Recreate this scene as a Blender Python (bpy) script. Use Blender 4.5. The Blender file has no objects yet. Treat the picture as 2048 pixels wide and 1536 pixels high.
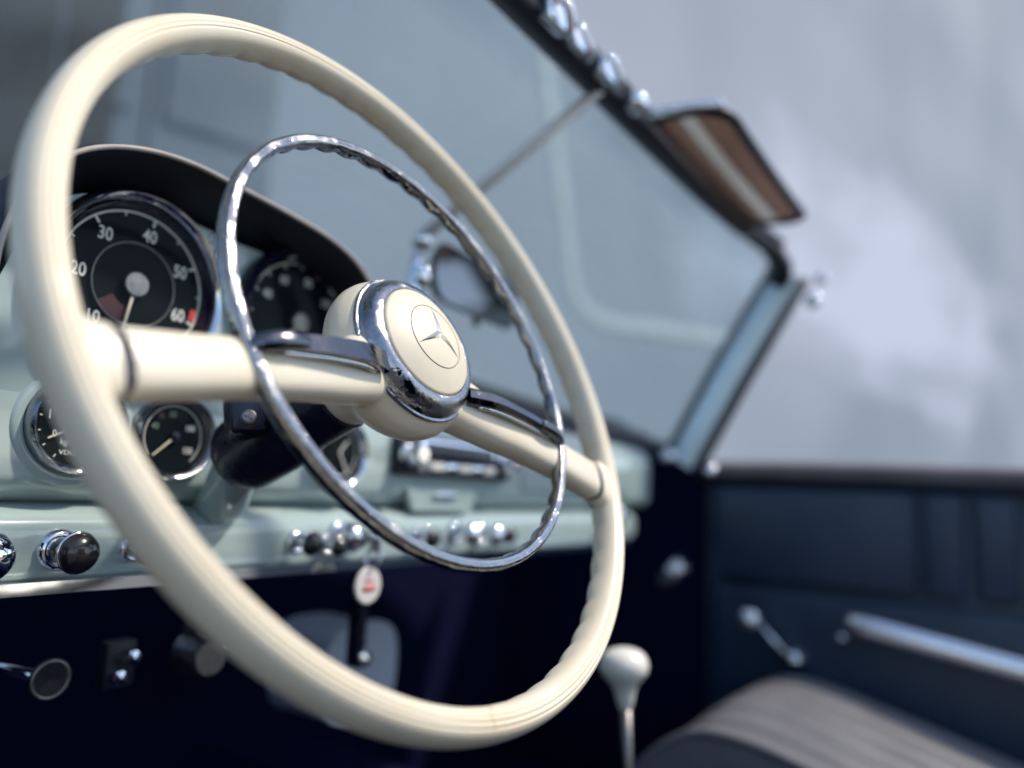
import bpy, bmesh, math, random
from mathutils import Matrix, Vector
random.seed(7)
PI = math.pi
S = bpy.context.scene
COL = S.collection

# ------------------------------------------------------------------ camera, light, exposure
# car axes: X to the passenger side, Y forward, Z up; steering wheel centre at (0, 0, 0.8)
cam_d = bpy.data.cameras.new('camera')
cam = bpy.data.objects.new('camera', cam_d); COL.objects.link(cam)
cr = Vector((0.54988924, -0.83417778, 0.04206244))
cd = Vector((0.14173515, 0.04356526, -0.98894551))
cf = Vector((0.82312391, 0.54977222, 0.14218839))
cm = Matrix.Identity(4)
for i in range(3):
    cm[i][0] = cr[i]; cm[i][1] = -cd[i]; cm[i][2] = -cf[i]
cm.translation = Vector((-0.33151645, -0.29186124, 0.71956844))
cam.matrix_world = cm
cam_d.sensor_width = 36; cam_d.lens = 26.66
cam_d.clip_start = 0.02; cam_d.clip_end = 200
cam_d.dof.use_dof = True
cam_d.dof.focus_distance = 0.425
cam_d.dof.aperture_fstop = 2.1
S.camera = cam

SUN_EL, SUN_AZ = 53.0, 145.0            # degrees; azimuth clockwise from +Y
w = bpy.data.worlds.new('World'); S.world = w; w.use_nodes = True
nt = w.node_tree
sky = nt.nodes.new('ShaderNodeTexSky'); sky.sky_type = 'NISHITA'; sky.sun_disc = False
sky.sun_elevation = math.radians(SUN_EL); sky.sun_rotation = math.radians(SUN_AZ)
bg = nt.nodes['Background']; bg.inputs['Strength'].default_value = 0.15
nt.links.new(sky.outputs[0], bg.inputs['Color'])
sd = bpy.data.lights.new('sun', 'SUN'); sd.energy = 2.5; sd.angle = math.radians(3.0); sd.color = (1, 0.90, 0.76)
sun = bpy.data.objects.new('sun', sd); COL.objects.link(sun)
el, az = math.radians(SUN_EL), math.radians(SUN_AZ)
tos = Vector((math.sin(az)*math.cos(el), math.cos(az)*math.cos(el), math.sin(el)))
sun.rotation_euler = tos.to_track_quat('Z', 'Y').to_euler()
S.view_settings.view_transform = 'Standard'; S.view_settings.look = 'None'
S.view_settings.exposure = 0.62; S.view_settings.gamma = 1.0
S.view_settings.use_curve_mapping = False
S.cycles.max_bounces = 8; S.cycles.transparent_max_bounces = 12
S.cycles.sample_clamp_indirect = 6.0

# ------------------------------------------------------------------ materials
def mat(name, col, rough=.5, metal=0., var=0., vscale=8., bump=0., bscale=300., rvar=0., coat=0., spec=.5, emit=None, col2=None, sheen=0.):
    m = bpy.data.materials.new(name); m.use_nodes = True
    n = m.node_tree.nodes; l = m.node_tree.links; b = n['Principled BSDF']
    b.inputs['Base Color'].default_value = (*col, 1); b.inputs['Roughness'].default_value = rough
    b.inputs['Metallic'].default_value = metal; b.inputs['Coat Weight'].default_value = coat
    b.inputs['Coat Roughness'].default_value = .06
    b.inputs['Specular IOR Level'].default_value = spec
    b.inputs['Sheen Weight'].default_value = sheen
    tc = n.new('ShaderNodeTexCoord')
    if var or col2:
        t = n.new('ShaderNodeTexNoise'); t.inputs['Scale'].default_value = vscale; t.inputs['Detail'].default_value = 5
        l.new(tc.outputs['Object'], t.inputs['Vector'])
        r = n.new('ShaderNodeMix'); r.data_type = 'RGBA'
        c2 = col2 or tuple(c*(1-var) for c in col)
        r.inputs[6].default_value = (*col, 1); r.inputs[7].default_value = (*c2, 1)
        mr = n.new('ShaderNodeMapRange'); mr.inputs[1].default_value = .35; mr.inputs[2].default_value = .68
        l.new(t.outputs['Fac'], mr.inputs[0]); l.new(mr.outputs[0], r.inputs[0]); l.new(r.outputs[2], b.inputs['Base Color'])
    if rvar:
        t = n.new('ShaderNodeTexNoise'); t.inputs['Scale'].default_value = vscale*3; t.inputs['Detail'].default_value = 6
        l.new(tc.outputs['Object'], t.inputs['Vector'])
        mr = n.new('ShaderNodeMapRange'); mr.inputs[1].default_value = .3; mr.inputs[2].default_value = .75
        mr.inputs[3].default_value = max(.02, rough-rvar); mr.inputs[4].default_value = rough+rvar
        l.new(t.outputs['Fac'], mr.inputs[0]); l.new(mr.outputs[0], b.inputs['Roughness'])
    if bump:
        t = n.new('ShaderNodeTexNoise'); t.inputs['Scale'].default_value = bscale; t.inputs['Detail'].default_value = 3
        l.new(tc.outputs['Object'], t.inputs['Vector'])
        bp = n.new('ShaderNodeBump'); bp.inputs['Strength'].default_value = bump; bp.inputs['Distance'].default_value = .001
        l.new(t.outputs['Fac'], bp.inputs['Height']); l.new(bp.outputs[0], b.inputs['Normal'])
    return m

def leather(name, col, rough=.45, scale=420., strength=.5):
    m = mat(name, col, rough, var=.25, vscale=14, rvar=.06)
    n = m.node_tree.nodes; l = m.node_tree.links; b = n['Principled BSDF']
    tc = n.new('ShaderNodeTexCoord'); v = n.new('ShaderNodeTexVoronoi'); v.inputs['Scale'].default_value = scale
    v.feature = 'DISTANCE_TO_EDGE'
    l.new(tc.outputs['Object'], v.inputs['Vector'])
    bp = n.new('ShaderNodeBump'); bp.inputs['Strength'].default_value = strength; bp.inputs['Distance'].default_value = .0006
    l.new(v.outputs['Distance'], bp.inputs['Height']); l.new(bp.outputs[0], b.inputs['Normal'])
    return m

def pitted_chrome(name, col=(.32, .325, .345), wave=.4, pits=1.):
    m = mat(name, col, .07, 1.)  # dark base stands in for a dark overhead reflection; the pits are wear
    n = m.node_tree.nodes; l = m.node_tree.links; b = n['Principled BSDF']
    tc = n.new('ShaderNodeTexCoord')
    def noise(sc, det):
        t = n.new('ShaderNodeTexNoise'); t.inputs['Scale'].default_value = sc; t.inputs['Detail'].default_value = det
        l.new(tc.outputs['Object'], t.inputs['Vector']); return t.outputs['Fac']
    pit = noise(1500, 3); patch = noise(70, 6); wav = noise(190, 2)
    mm = n.new('ShaderNodeMath'); mm.operation = 'MULTIPLY'
    mr = n.new('ShaderNodeMapRange'); mr.inputs[1].default_value = .42; mr.inputs[2].default_value = .66
    l.new(patch, mr.inputs[0]); l.new(mr.outputs[0], mm.inputs[0]); l.new(pit, mm.inputs[1])
    b1 = n.new('ShaderNodeBump'); b1.inputs['Strength'].default_value = wave; b1.inputs['Distance'].default_value = .0012
    l.new(wav, b1.inputs['Height'])
    b2 = n.new('ShaderNodeBump'); b2.inputs['Strength'].default_value = pits; b2.inputs['Distance'].default_value = .0004
    l.new(mm.outputs[0], b2.inputs['Height']); l.new(b1.outputs[0], b2.inputs['Normal']); l.new(b2.outputs[0], b.inputs['Normal'])
    mr2 = n.new('ShaderNodeMapRange'); mr2.inputs[3].default_value = .05; mr2.inputs[4].default_value = .30
    l.new(mm.outputs[0], mr2.inputs[0]); l.new(mr2.outputs[0], b.inputs['Roughness'])
    return m

def glass(name, tint, refl=1., rough=.0, dust=0.):
    m = bpy.data.materials.new(name); m.use_nodes = True
    n = m.node_tree.nodes; l = m.node_tree.links; n.remove(n['Principled BSDF'])
    tr = n.new('ShaderNodeBsdfTransparent'); tr.inputs[0].default_value = (*tint, 1)
    gl = n.new('ShaderNodeBsdfGlossy'); gl.inputs['Roughness'].default_value = rough
    lw = n.new('ShaderNodeLayerWeight'); lw.inputs['Blend'].default_value = .5
    pw = n.new('ShaderNodeMath'); pw.operation = 'POWER'; pw.inputs[1].default_value = 5.
    fr = n.new('ShaderNodeMath'); fr.operation = 'MULTIPLY_ADD'; fr.inputs[1].default_value = .9*refl; fr.inputs[2].default_value = .03*refl
    l.new(lw.outputs['Facing'], pw.inputs[0]); l.new(pw.outputs[0], fr.inputs[0])
    mx = n.new('ShaderNodeMixShader')
    l.new(fr.outputs[0], mx.inputs[0]); l.new(tr.outputs[0], mx.inputs[1]); l.new(gl.outputs[0], mx.inputs[2])
    out = mx.outputs[0]
    if dust:
        tc = n.new('ShaderNodeTexCoord'); mp = n.new('ShaderNodeMapping'); mp.inputs['Rotation'].default_value = (.5, .9, .3); mp.inputs['Scale'].default_value = (2.2, 16, 2.2)
        t = n.new('ShaderNodeTexNoise'); t.inputs['Scale'].default_value = 1.3; t.inputs['Detail'].default_value = 6; t.inputs['Roughness'].default_value = .62
        l.new(tc.outputs['Object'], mp.inputs[0]); l.new(mp.outputs[0], t.inputs['Vector'])
        mr = n.new('ShaderNodeMapRange'); mr.inputs[1].default_value = .36; mr.inputs[2].default_value = .72; mr.inputs[3].default_value = dust*.25; mr.inputs[4].default_value = dust
        l.new(t.outputs['Fac'], mr.inputs[0])
        df = n.new('ShaderNodeBsdfTranslucent'); df.inputs[0].default_value = (.72, .74, .74, 1)
        d2 = n.new('ShaderNodeBsdfDiffuse'); d2.inputs[0].default_value = (.72, .74, .74, 1)
        ad = n.new('ShaderNodeMixShader'); l.new(df.outputs[0], ad.inputs[1]); l.new(d2.outputs[0], ad.inputs[2])
        m3 = n.new('ShaderNodeMixShader'); l.new(mr.outputs[0], m3.inputs[0]); l.new(out, m3.inputs[1]); l.new(ad.outputs[0], m3.inputs[2]); out = m3.outputs[0]
    l.new(out, n['Material Output'].inputs['Surface'])
    return m

IVORY = mat('ivory_bakelite', (.76, .70, .56), .36, col2=(.72, .63, .47), vscale=16, bump=.07, bscale=500, rvar=.06, coat=.12)
IVORYC = mat('ivory_cap', (.74, .66, .51), .44, var=.06, vscale=45, bump=.04, bscale=700, rvar=.05)
def crackle(m):
    # yellowed flecks and hairline cracks in the old ivory
    n = m.node_tree.nodes; l = m.node_tree.links; b = n['Principled BSDF']; base = b.inputs['Base Color'].links[0].from_socket
    tc = n.new('ShaderNodeTexCoord')
    nz = n.new('ShaderNodeTexNoise'); nz.inputs['Scale'].default_value = 45; nz.inputs['Detail'].default_value = 4; l.new(tc.outputs['Object'], nz.inputs['Vector'])
    mp = n.new('ShaderNodeMix'); mp.data_type = 'VECTOR'; mp.inputs[0].default_value = .012
    l.new(tc.outputs['Object'], mp.inputs[4]); l.new(nz.outputs['Color'], mp.inputs[5])
    v = n.new('ShaderNodeTexVoronoi'); v.feature = 'DISTANCE_TO_EDGE'; v.inputs['Scale'].default_value = 26; l.new(mp.outputs[1], v.inputs['Vector'])
    lt = n.new('ShaderNodeMapRange'); lt.inputs[1].default_value = .0; lt.inputs[2].default_value = .006; lt.inputs[3].default_value = 1; lt.inputs[4].default_value = 0; l.new(v.outputs['Distance'], lt.inputs[0])
    pn = n.new('ShaderNodeTexNoise'); pn.inputs['Scale'].default_value = 11; l.new(tc.outputs['Object'], pn.inputs['Vector'])
    pr = n.new('ShaderNodeMapRange'); pr.inputs[1].default_value = .56; pr.inputs[2].default_value = .66; l.new(pn.outputs['Fac'], pr.inputs[0])
    mu = n.new('ShaderNodeMath'); mu.operation = 'MULTIPLY'; l.new(lt.outputs[0], mu.inputs[0]); l.new(pr.outputs[0], mu.inputs[1])
    fn = n.new('ShaderNodeTexNoise'); fn.inputs['Scale'].default_value = 420; fn.inputs['Detail'].default_value = 2; l.new(tc.outputs['Object'], fn.inputs['Vector'])
    fr = n.new('ShaderNodeMapRange'); fr.inputs[1].default_value = .68; fr.inputs[2].default_value = .76; fr.inputs[4].default_value = .7; l.new(fn.outputs['Fac'], fr.inputs[0])
    mxx = n.new('ShaderNodeMath'); mxx.operation = 'MAXIMUM'; l.new(mu.outputs[0], mxx.inputs[0]); l.new(fr.outputs[0], mxx.inputs[1])
    sc = n.new('ShaderNodeMath'); sc.operation = 'MULTIPLY'; sc.inputs[1].default_value = .38; l.new(mxx.outputs[0], sc.inputs[0])
    mx = n.new('ShaderNodeMix'); mx.data_type = 'RGBA'; mx.inputs[7].default_value = (.40, .27, .14, 1)
    l.new(sc.outputs[0], mx.inputs[0]); l.new(base, mx.inputs[6]); l.new(mx.outputs[2], b.inputs['Base Color'])
crackle(IVORY)
SEAM = mat('seam_dark', (.012, .014, .03), .5)
GROOVE = mat('emblem_groove', (.20, .16, .11), .5)
SILVER = mat('emblem_silver', (.74, .72, .66), .22, .85)
CHROME = mat('chrome', (.80, .82, .86), .05, 1., rvar=.03, vscale=60)
CHROMEW = pitted_chrome('worn_darkened_chrome')
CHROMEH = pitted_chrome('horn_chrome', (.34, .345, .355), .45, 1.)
CHROMEA = pitted_chrome('arm_chrome', (.13, .135, .15), .22, .35)  # darkest base, the arms' black reflection put into the colour
PAINT = mat('mint_paint', (.385, .485, .475), .12, var=.06, vscale=12, coat=.6, rvar=.04, bump=.02, bscale=40)
BLACKL = leather('black_leather', (.006, .007, .022), .55); BLACKL.node_tree.nodes['Principled BSDF'].inputs['Specular IOR Level'].default_value = .22
BLACKP = mat('black_plastic', (.007, .008, .024), .28, rvar=.06, vscale=30)
KNOBB = mat('black_knob', (.02, .018, .02), .2, coat=.5)
DIAL = mat('dial_black', (.003, .008, .012), .8, var=.3, vscale=60, spec=.12)
PRINT = mat('dial_print', (.80, .78, .72), .6)
PRINTG = mat('dial_print_green', (.16, .24, .17), .6)
REDP = mat('dial_red', (.65, .05, .04), .5)
NEEDLE = mat('needle', (.78, .68, .50), .5)
MAROON = mat('dial_maroon', (.05, .006, .010), .5)
BRUSHED = mat('brushed_metal', (.26, .25, .24), .4, 1., var=.3, vscale=200)
CARPET = mat('navy_carpet', (.006, .009, .040), .95, bump=.8, bscale=900, var=.4, vscale=90, spec=.05)
DOORL = leather('navy_leather', (.022, .044, .085), .38, 300.)
SEATL = leather('grey_leather', (.17, .17, .182), .40, 350.)
SILL = leather('taupe_vinyl', (.17, .145, .15), .5, 350.)
RUBBER = mat('black_rubber', (.010, .014, .028), .5, var=.3, vscale=40)
POST = mat('pale_blue_post', (.80, .90, .94), .35, .45, var=.06, vscale=20, coat=.5)
MIRR = mat('mirror_glass', (.22, .22, .215), .08, 1.)
GREYP = mat('grey_enamel', (.42, .47, .54), .4, var=.15, vscale=15)
IVKNOB = mat('ivory_knob', (.80, .78, .70), .28, coat=.4, var=.05, vscale=40)
SATIN = mat('satin_chrome', (.95, .94, .95), .22, .85, rvar=.06, vscale=30)
FOB = mat('fob_white', (.68, .66, .64), .35, coat=.4)
FOBR = mat('fob_print', (.60, .12, .12), .5)
GLASSW = glass('windscreen_glass', (.85, .92, .935), .6, dust=.22)
VISORB = glass('amber_acrylic', (.46, .33, .26), .5, dust=.07)
VISORS = glass('acrylic_reflection', (.74, .71, .64), .5, dust=.12)  # paler sheet that stands in for the light band reflected on the visor
GLASSG = glass('gauge_glass', (.95, .97, .97), .18)

# ------------------------------------------------------------------ object helpers
MWORLD = {}
def thing(name, loc, label, cat, group=None, m=None):
    o = bpy.data.objects.new(name, None); COL.objects.link(o)
    o.empty_display_size = .02
    mw = m if m is not None else Matrix.Translation(Vector(loc))
    o.matrix_world = mw; MWORLD[o.name] = mw.copy()
    o['label'] = label; o['category'] = cat
    if group: o['group'] = group
    return o

def mesh(vf, smooth=True, name='mesh', angle=None):
    v, f = vf
    me = bpy.data.meshes.new(name); me.from_pydata([tuple(p) for p in v], [], f)
    bm = bmesh.new(); bm.from_mesh(me)
    bmesh.ops.recalc_face_normals(bm, faces=bm.faces[:])
    if angle is not None:
        lim = math.radians(angle)
        for e in bm.edges:
            if len(e.link_faces) == 2 and e.calc_face_angle(0) > lim: e.smooth = False
    for fc in bm.faces: fc.smooth = smooth
    bm.to_mesh(me); bm.free(); me.update()
    return me

def part(name, me, m, parent=None, mw=None, kind=None, label=None):
    if isinstance(me, tuple): me = mesh(me)
    if not me.materials: me.materials.append(m)
    o = bpy.data.objects.new(name, me); COL.objects.link(o)
    mw = mw if mw is not None else Matrix.Identity(4)
    if parent is not None:
        o.parent = parent; o.matrix_parent_inverse = MWORLD[parent.name].inverted()
    o.matrix_basis = mw; MWORLD[o.name] = mw.copy()
    if kind: o['kind'] = kind
    if label: o['label'] = label
    return o

def single(name, me, m, label, cat, group=None, mw=None):
    o = part(name, me, m, None, mw); o['label'] = label; o['category'] = cat
    if group: o['group'] = group
    return o

def join(*gs):
    V, F = [], []
    for v, f in gs:
        k = len(V); V += list(v); F += [tuple(i+k for i in q) for q in f]
    return V, F

def xf(vf, m):
    return [m @ Vector(p) for p in vf[0]], vf[1]

def lathe(prof, n=64, cap=True):
    V, F = [], []
    for r, z in prof:
        for k in range(n):
            a = 2*PI*k/n; V.append((r*math.cos(a), r*math.sin(a), z))
    for i in range(len(prof)-1):
        for k in range(n):
            F.append((i*n+k, i*n+(k+1) % n, (i+1)*n+(k+1) % n, (i+1)*n+k))
    if cap:
        if prof[0][0] > 1e-6: F.append(tuple(range(n))[::-1])
        if prof[-1][0] > 1e-6: F.append(tuple(range((len(prof)-1)*n, len(prof)*n)))
    return V, F

def frames(path, closed=False, up=None):
    P = [Vector(p) for p in path]; n = len(P); T = []
    for i in range(n):
        a = P[i-1] if (i > 0 or closed) else P[i]; b = P[(i+1) % n] if (i < n-1 or closed) else P[i]
        T.append((b-a).normalized())
    out = []
    u = Vector(up) if up else (Vector((0, 0, 1)) if abs(T[0].z) < .9 else Vector((1, 0, 0)))
    for i in range(n):
        u = (u - T[i]*u.dot(T[i])).normalized()
        out.append((P[i], T[i], u, T[i].cross(u)))
        if up: u = Vector(up)
    return out

def sweep(path, secs, closed=False, up=None, cap=True):
    """secs: one 2D section [(a along up, b along side)] or a list of one per path point"""
    fr = frames(path, closed, up); n = len(fr)
    if not isinstance(secs[0][0], (tuple, list)): secs = [secs]*n
    m = len(secs[0]); V, F = [], []
    for (p, t, u, s), sec in zip(fr, secs):
        for a, b in sec: V.append(p+u*a+s*b)
    for i in range(n if closed else n-1):
        j = (i+1) % n
        for k in range(m):
            F.append((i*m+k, i*m+(k+1) % m, j*m+(k+1) % m, j*m+k))
    if not closed and cap:
        F.append(tuple(range(m))[::-1]); F.append(tuple(range((n-1)*m, n*m)))
    return V, F

def circ(r, n=16, r2=None, e=2.):
    r2 = r2 or r; out = []
    for k in range(n):
        a = 2*PI*k/n; c, s = math.cos(a), math.sin(a)
        out.append((r*math.copysign(abs(c)**(2/e), c), r2*math.copysign(abs(s)**(2/e), s)))
    return out

def tube(path, r, n=16, closed=False, cap=True):
    if isinstance(r, (int, float)): r = [r]*len(path)
    return sweep(path, [circ(q, n) for q in r], closed, None, cap)

def spline(pts, n=8, closed=False):
    P = [Vector(p) for p in pts]; out = []; N = len(P)
    rng = range(N if closed else N-1)
    for i in rng:
        if closed: a, b, c, d = P[i-1], P[i], P[(i+1) % N], P[(i+2) % N]
        else: a, b, c, d = P[max(i-1, 0)], P[i], P[i+1], P[min(i+2, N-1)]
        for k in range(n):
            t = k/n
            out.append(.5*((2*b)+(c-a)*t+(2*a-5*b+4*c-d)*t*t+(3*b-a-3*c+d)*t**3))
    if not closed: out.append(P[-1])
    return out

def box(lo, hi, bev=.0, seg=2):
    bm = bmesh.new(); bmesh.ops.create_cube(bm, size=1)
    for v in bm.verts:
        for i in range(3): v.co[i] = (lo[i]+hi[i])/2+v.co[i]*(hi[i]-lo[i])
    if bev: bmesh.ops.bevel(bm, geom=bm.edges[:], offset=bev, segments=seg, affect='EDGES', profile=.5)
    bm.verts.index_update()
    r = [v.co.copy() for v in bm.verts], [tuple(v.index for v in f.verts) for f in bm.faces]
    bm.free(); return r

def grid(nu, nv, fn):
    V = [fn(i/(nu-1), j/(nv-1)) for i in range(nu) for j in range(nv)]
    F = [(i*nv+j, i*nv+j+1, (i+1)*nv+j+1, (i+1)*nv+j) for i in range(nu-1) for j in range(nv-1)]
    return V, F

def solid_grid(nu, nv, fn, off):
    """a sheet given thickness: fn(u,v) and the same moved by off"""
    V, F = grid(nu, nv, fn); k = len(V); off = Vector(off)
    V2 = [Vector(p)+off for p in V]; F2 = [tuple(i+k for i in q)[::-1] for q in F]
    E = []
    ring = [i*nv for i in range(nu)] + [(nu-1)*nv+j for j in range(1, nv)] + [i*nv+nv-1 for i in range(nu-2, -1, -1)] + [j for j in range(nv-2, 0, -1)]
    for a, b in zip(ring, ring[1:]+ring[:1]): E.append((a, b, b+k, a+k))
    return list(V)+V2, F+F2+E

def disc(r, z=0., n=48): return [(r*math.cos(2*PI*k/n), r*math.sin(2*PI*k/n), z) for k in range(n)], [tuple(range(n))]

def ringflat(r0, r1, z, a0=0, a1=360, n=64, th=.0004):
    """flat band, angles clockwise from up"""
    V, F = [], []
    for k in range(n+1):
        a = math.radians(90-(a0+(a1-a0)*k/n)); c, s = math.cos(a), math.sin(a)
        V += [(r0*c, r0*s, z), (r1*c, r1*s, z), (r1*c, r1*s, z+th), (r0*c, r0*s, z+th)]
    for k in range(n):
        i = 4*k
        for q in range(4): F.append((i+q, i+(q+1) % 4, i+4+(q+1) % 4, i+4+q))
    if a1-a0 < 360: F += [(0, 1, 2, 3), (4*n, 4*n+3, 4*n+2, 4*n+1)]
    return V, F

def bar(a_deg, r0, r1, wd, z, th=.0004, wd1=None):
    a = math.radians(90-a_deg); d = Vector((math.cos(a), math.sin(a), 0)); s = Vector((-d.y, d.x, 0)); wd1 = wd1 or wd
    q = [d*r0-s*wd/2, d*r0+s*wd/2, d*r1+s*wd1/2, d*r1-s*wd1/2]
    V = [Vector((p.x, p.y, z)) for p in q]+[Vector((p.x, p.y, z+th)) for p in q]
    return V, [(0, 3, 2, 1), (4, 5, 6, 7), (0, 1, 5, 4), (1, 2, 6, 5), (2, 3, 7, 6), (3, 0, 4, 7)]

def text_vf(txt, size, x=0, y=0, z=0, sx=.8, ext=.00015):
    c = bpy.data.curves.new('txt', 'FONT'); c.body = txt; c.size = size; c.align_x = 'CENTER'; c.align_y = 'CENTER'
    c.extrude = ext; c.resolution_u = 3; c.offset = size*.012
    o = bpy.data.objects.new('txt', c); COL.objects.link(o)
    dg = bpy.context.evaluated_depsgraph_get(); me = bpy.data.meshes.new_from_object(o.evaluated_get(dg))
    v = [Vector((p.co.x*sx+x, p.co.y+y, p.co.z+z)) for p in me.vertices]; f = [tuple(p.vertices) for p in me.polygons]
    bpy.data.objects.remove(o); bpy.data.curves.remove(c); bpy.data.meshes.remove(me)
    return v, f

def face_rear(x, y, z):   # local z towards the driver (-Y), local y up
    return Matrix.Translation((x, y, z)) @ Matrix.Rotation(PI/2, 4, 'X')

# ------------------------------------------------------------------ setting
def structure(name, me, m):
    o = part(name, me, m); o['kind'] = 'structure'; return o

GROUND = mat('ground_gravel', (.13, .125, .12), .9, var=.5, vscale=1.5, bump=1., bscale=30)
structure('ground', mesh(([(-60, -60, 0), (60, -60, 0), (60, 60, 0), (-60, 60, 0)], [(0, 1, 2, 3)]), False), GROUND)

def wall_material():
    m = mat('weathered_plaster', (.35, .39, .455), .85, col2=(.255, .30, .365), vscale=.6, bump=.3, bscale=40)
    n = m.node_tree.nodes; l = m.node_tree.links; b = n['Principled BSDF']
    base = b.inputs['Base Color'].links[0].from_socket
    for q in n:
        if q.type == 'TEX_NOISE' and q.inputs['Scale'].default_value < 5: q.inputs['Detail'].default_value = 1.5; q.inputs['Scale'].default_value = .3
    tc = n.new('ShaderNodeTexCoord'); sp = n.new('ShaderNodeMapping'); sp.vector_type = 'POINT'
    sp.inputs['Scale'].default_value = (.16, .3, .34)
    l.new(tc.outputs['Object'], sp.inputs[0])
    t = n.new('ShaderNodeTexNoise'); t.inputs['Scale'].default_value = 2.2; t.inputs['Detail'].default_value = 4
    l.new(sp.outputs[0], t.inputs['Vector'])
    m2 = n.new('ShaderNodeMapping'); m2.vector_type = 'TEXTURE'      # one paler lilac area, ragged at its edge
    m2.inputs['Location'].default_value = (6.6, 0, 4.1); m2.inputs['Scale'].default_value = (4.2, 50, 1.7)
    l.new(tc.outputs['Object'], m2.inputs[0])
    ln = n.new('ShaderNodeVectorMath'); ln.operation = 'LENGTH'; l.new(m2.outputs[0], ln.inputs[0])
    cb = n.new('ShaderNodeMath'); cb.operation = 'MULTIPLY_ADD'; cb.inputs[1].default_value = -.34
    l.new(ln.outputs['Value'], cb.inputs[0]); l.new(t.outputs['Fac'], cb.inputs[2])
    mr = n.new('ShaderNodeMapRange'); mr.inputs[1].default_value = .06; mr.inputs[2].default_value = .36
    l.new(cb.outputs[0], mr.inputs[0])
    mx = n.new('ShaderNodeMix'); mx.data_type = 'RGBA'; mx.inputs[7].default_value = (.54, .57, .68, 1)
    l.new(mr.outputs[0], mx.inputs[0]); l.new(base, mx.inputs[6]); l.new(mx.outputs[2], b.inputs['Base Color'])
    return m
# a long plastered wall standing across the yard, square to the line of sight
fy = Vector((.28, .96, 0)).normalized(); sx_ = Vector((fy.y, -fy.x, 0))
wc = Vector((cm.translation.x, cm.translation.y, 0))+fy*5.0+Vector((fy.y, -fy.x, 0))*5
wm = Matrix.Identity(4)
for i in range(3):
    wm[i][0] = sx_[i]; wm[i][1] = fy[i]; wm[i][2] = (0, 0, 1)[i]
wm.translation = wc
single('plaster_wall', mesh(box((-9, 0, 0), (24, .3, 15)), False), wall_material(), 'blurred pale grey plaster wall behind the car, mottled with lilac patches', 'wall', mw=wm)

gate = thing('timber_screen', (0, 0, 0), 'dark brown plank screen blurred beyond the windscreen at upper left', 'screen', m=wm @ Matrix.Translation((-5.2, -.9, 0)))
GATEW = mat('dark_timber', (.014, .013, .016), .8, col2=(.04, .032, .03), vscale=3, bump=.5, bscale=60)
for k in range(7):
    part('plank', mesh(box((-1.9+k*.27, 0, 0), (-1.9+k*.27+.255, .04, 3.6), .006), False), GATEW, gate, mw=wm @ Matrix.Translation((-4.24, -.9+random.uniform(-.01, .01), 0)))

SLATE = mat('backdrop_slate', (.15, .185, .235), .6, var=.3, vscale=1.2)
sd_o = thing('added_dark_panels', (0, 0, 0), 'blurred slate blue panels added to darken the wall beyond the windscreen', 'door', m=wm @ Matrix.Translation((-3.9, -.1, 0)))  # slabs added only to darken the left end of the backdrop
for k in range(2):
    lf = part('slab', mesh(box((-4.75+k*.82, -.10, .02), (-4.75+k*.82+.80, -.04, 4.3), .01), False), SLATE, sd_o, mw=wm)
    for j in range(3):
        part('panel', mesh(box((-4.66+k*.82, -.125, .3+j*1.32), (-4.66+k*.82+.62, -.10, 1.4+j*1.32), .01), False), SLATE, lf, mw=wm)
single('reflection_streak', mesh(xf(sweep(spline([(-.75, -.004, 5.6), (-.48, -.004, 4.42), (-.20, -.004, 3.15), (-.06, -.004, 2.62), (.35, -.004, 2.42), (1.4, -.004, 2.50), (3.2, -.004, 2.62)], 6), circ(.008, 12, .075, 2.5), up=(0, 1, 0)), wm)), mat('pale_reflection', (.52, .56, .58), .5, var=.1, vscale=2), 'pale curved reflection in the windscreen, built as a strip on the wall', 'reflection')  # flat strip put on the wall for the pale reflection in the glass

# car floor and footwell
def footwell():
    g = []
    g.append(box((-.30, -1.0, .18), (1.03, .62, .20)))          # floor
    g.append(box((-.30, .60, .18), (1.03, .64, .84)))           # bulkhead
    g.append(box((1.012, .18, .18), (1.04, .62, .80)))          # right kick panel
    g.append(box((-.33, .05, .18), (-.30, .62, .80)))           # left kick panel
    g.append(sweep([(.36, -.9, .2), (.36, .62, .2)], [(-.0, -.13), (.14, -.10), (.19, -.05), (.19, .05), (.14, .10), (0, .13)], up=(0, 0, 1)))
    return join(*g)
structure('footwell_floor', mesh(footwell(), False), CARPET)

# ------------------------------------------------------------------ steering wheel
U = Vector((0.99254615, -0.04761815, -0.11218132)); Vv = Vector((0.12186934, 0.38781868, 0.91364355)); Wv = Vector((0, -0.92050485, 0.39073113))
MW = Matrix.Identity(4)
for i in range(3):
    MW[i][0] = U[i]; MW[i][1] = Vv[i]; MW[i][2] = Wv[i]
MW.translation = Vector((0, 0, .8))
wheel = thing('steering_wheel', (0, 0, 0), 'large ivory steering wheel with chrome horn ring and star on its hub', 'steering wheel', m=MW)

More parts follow.
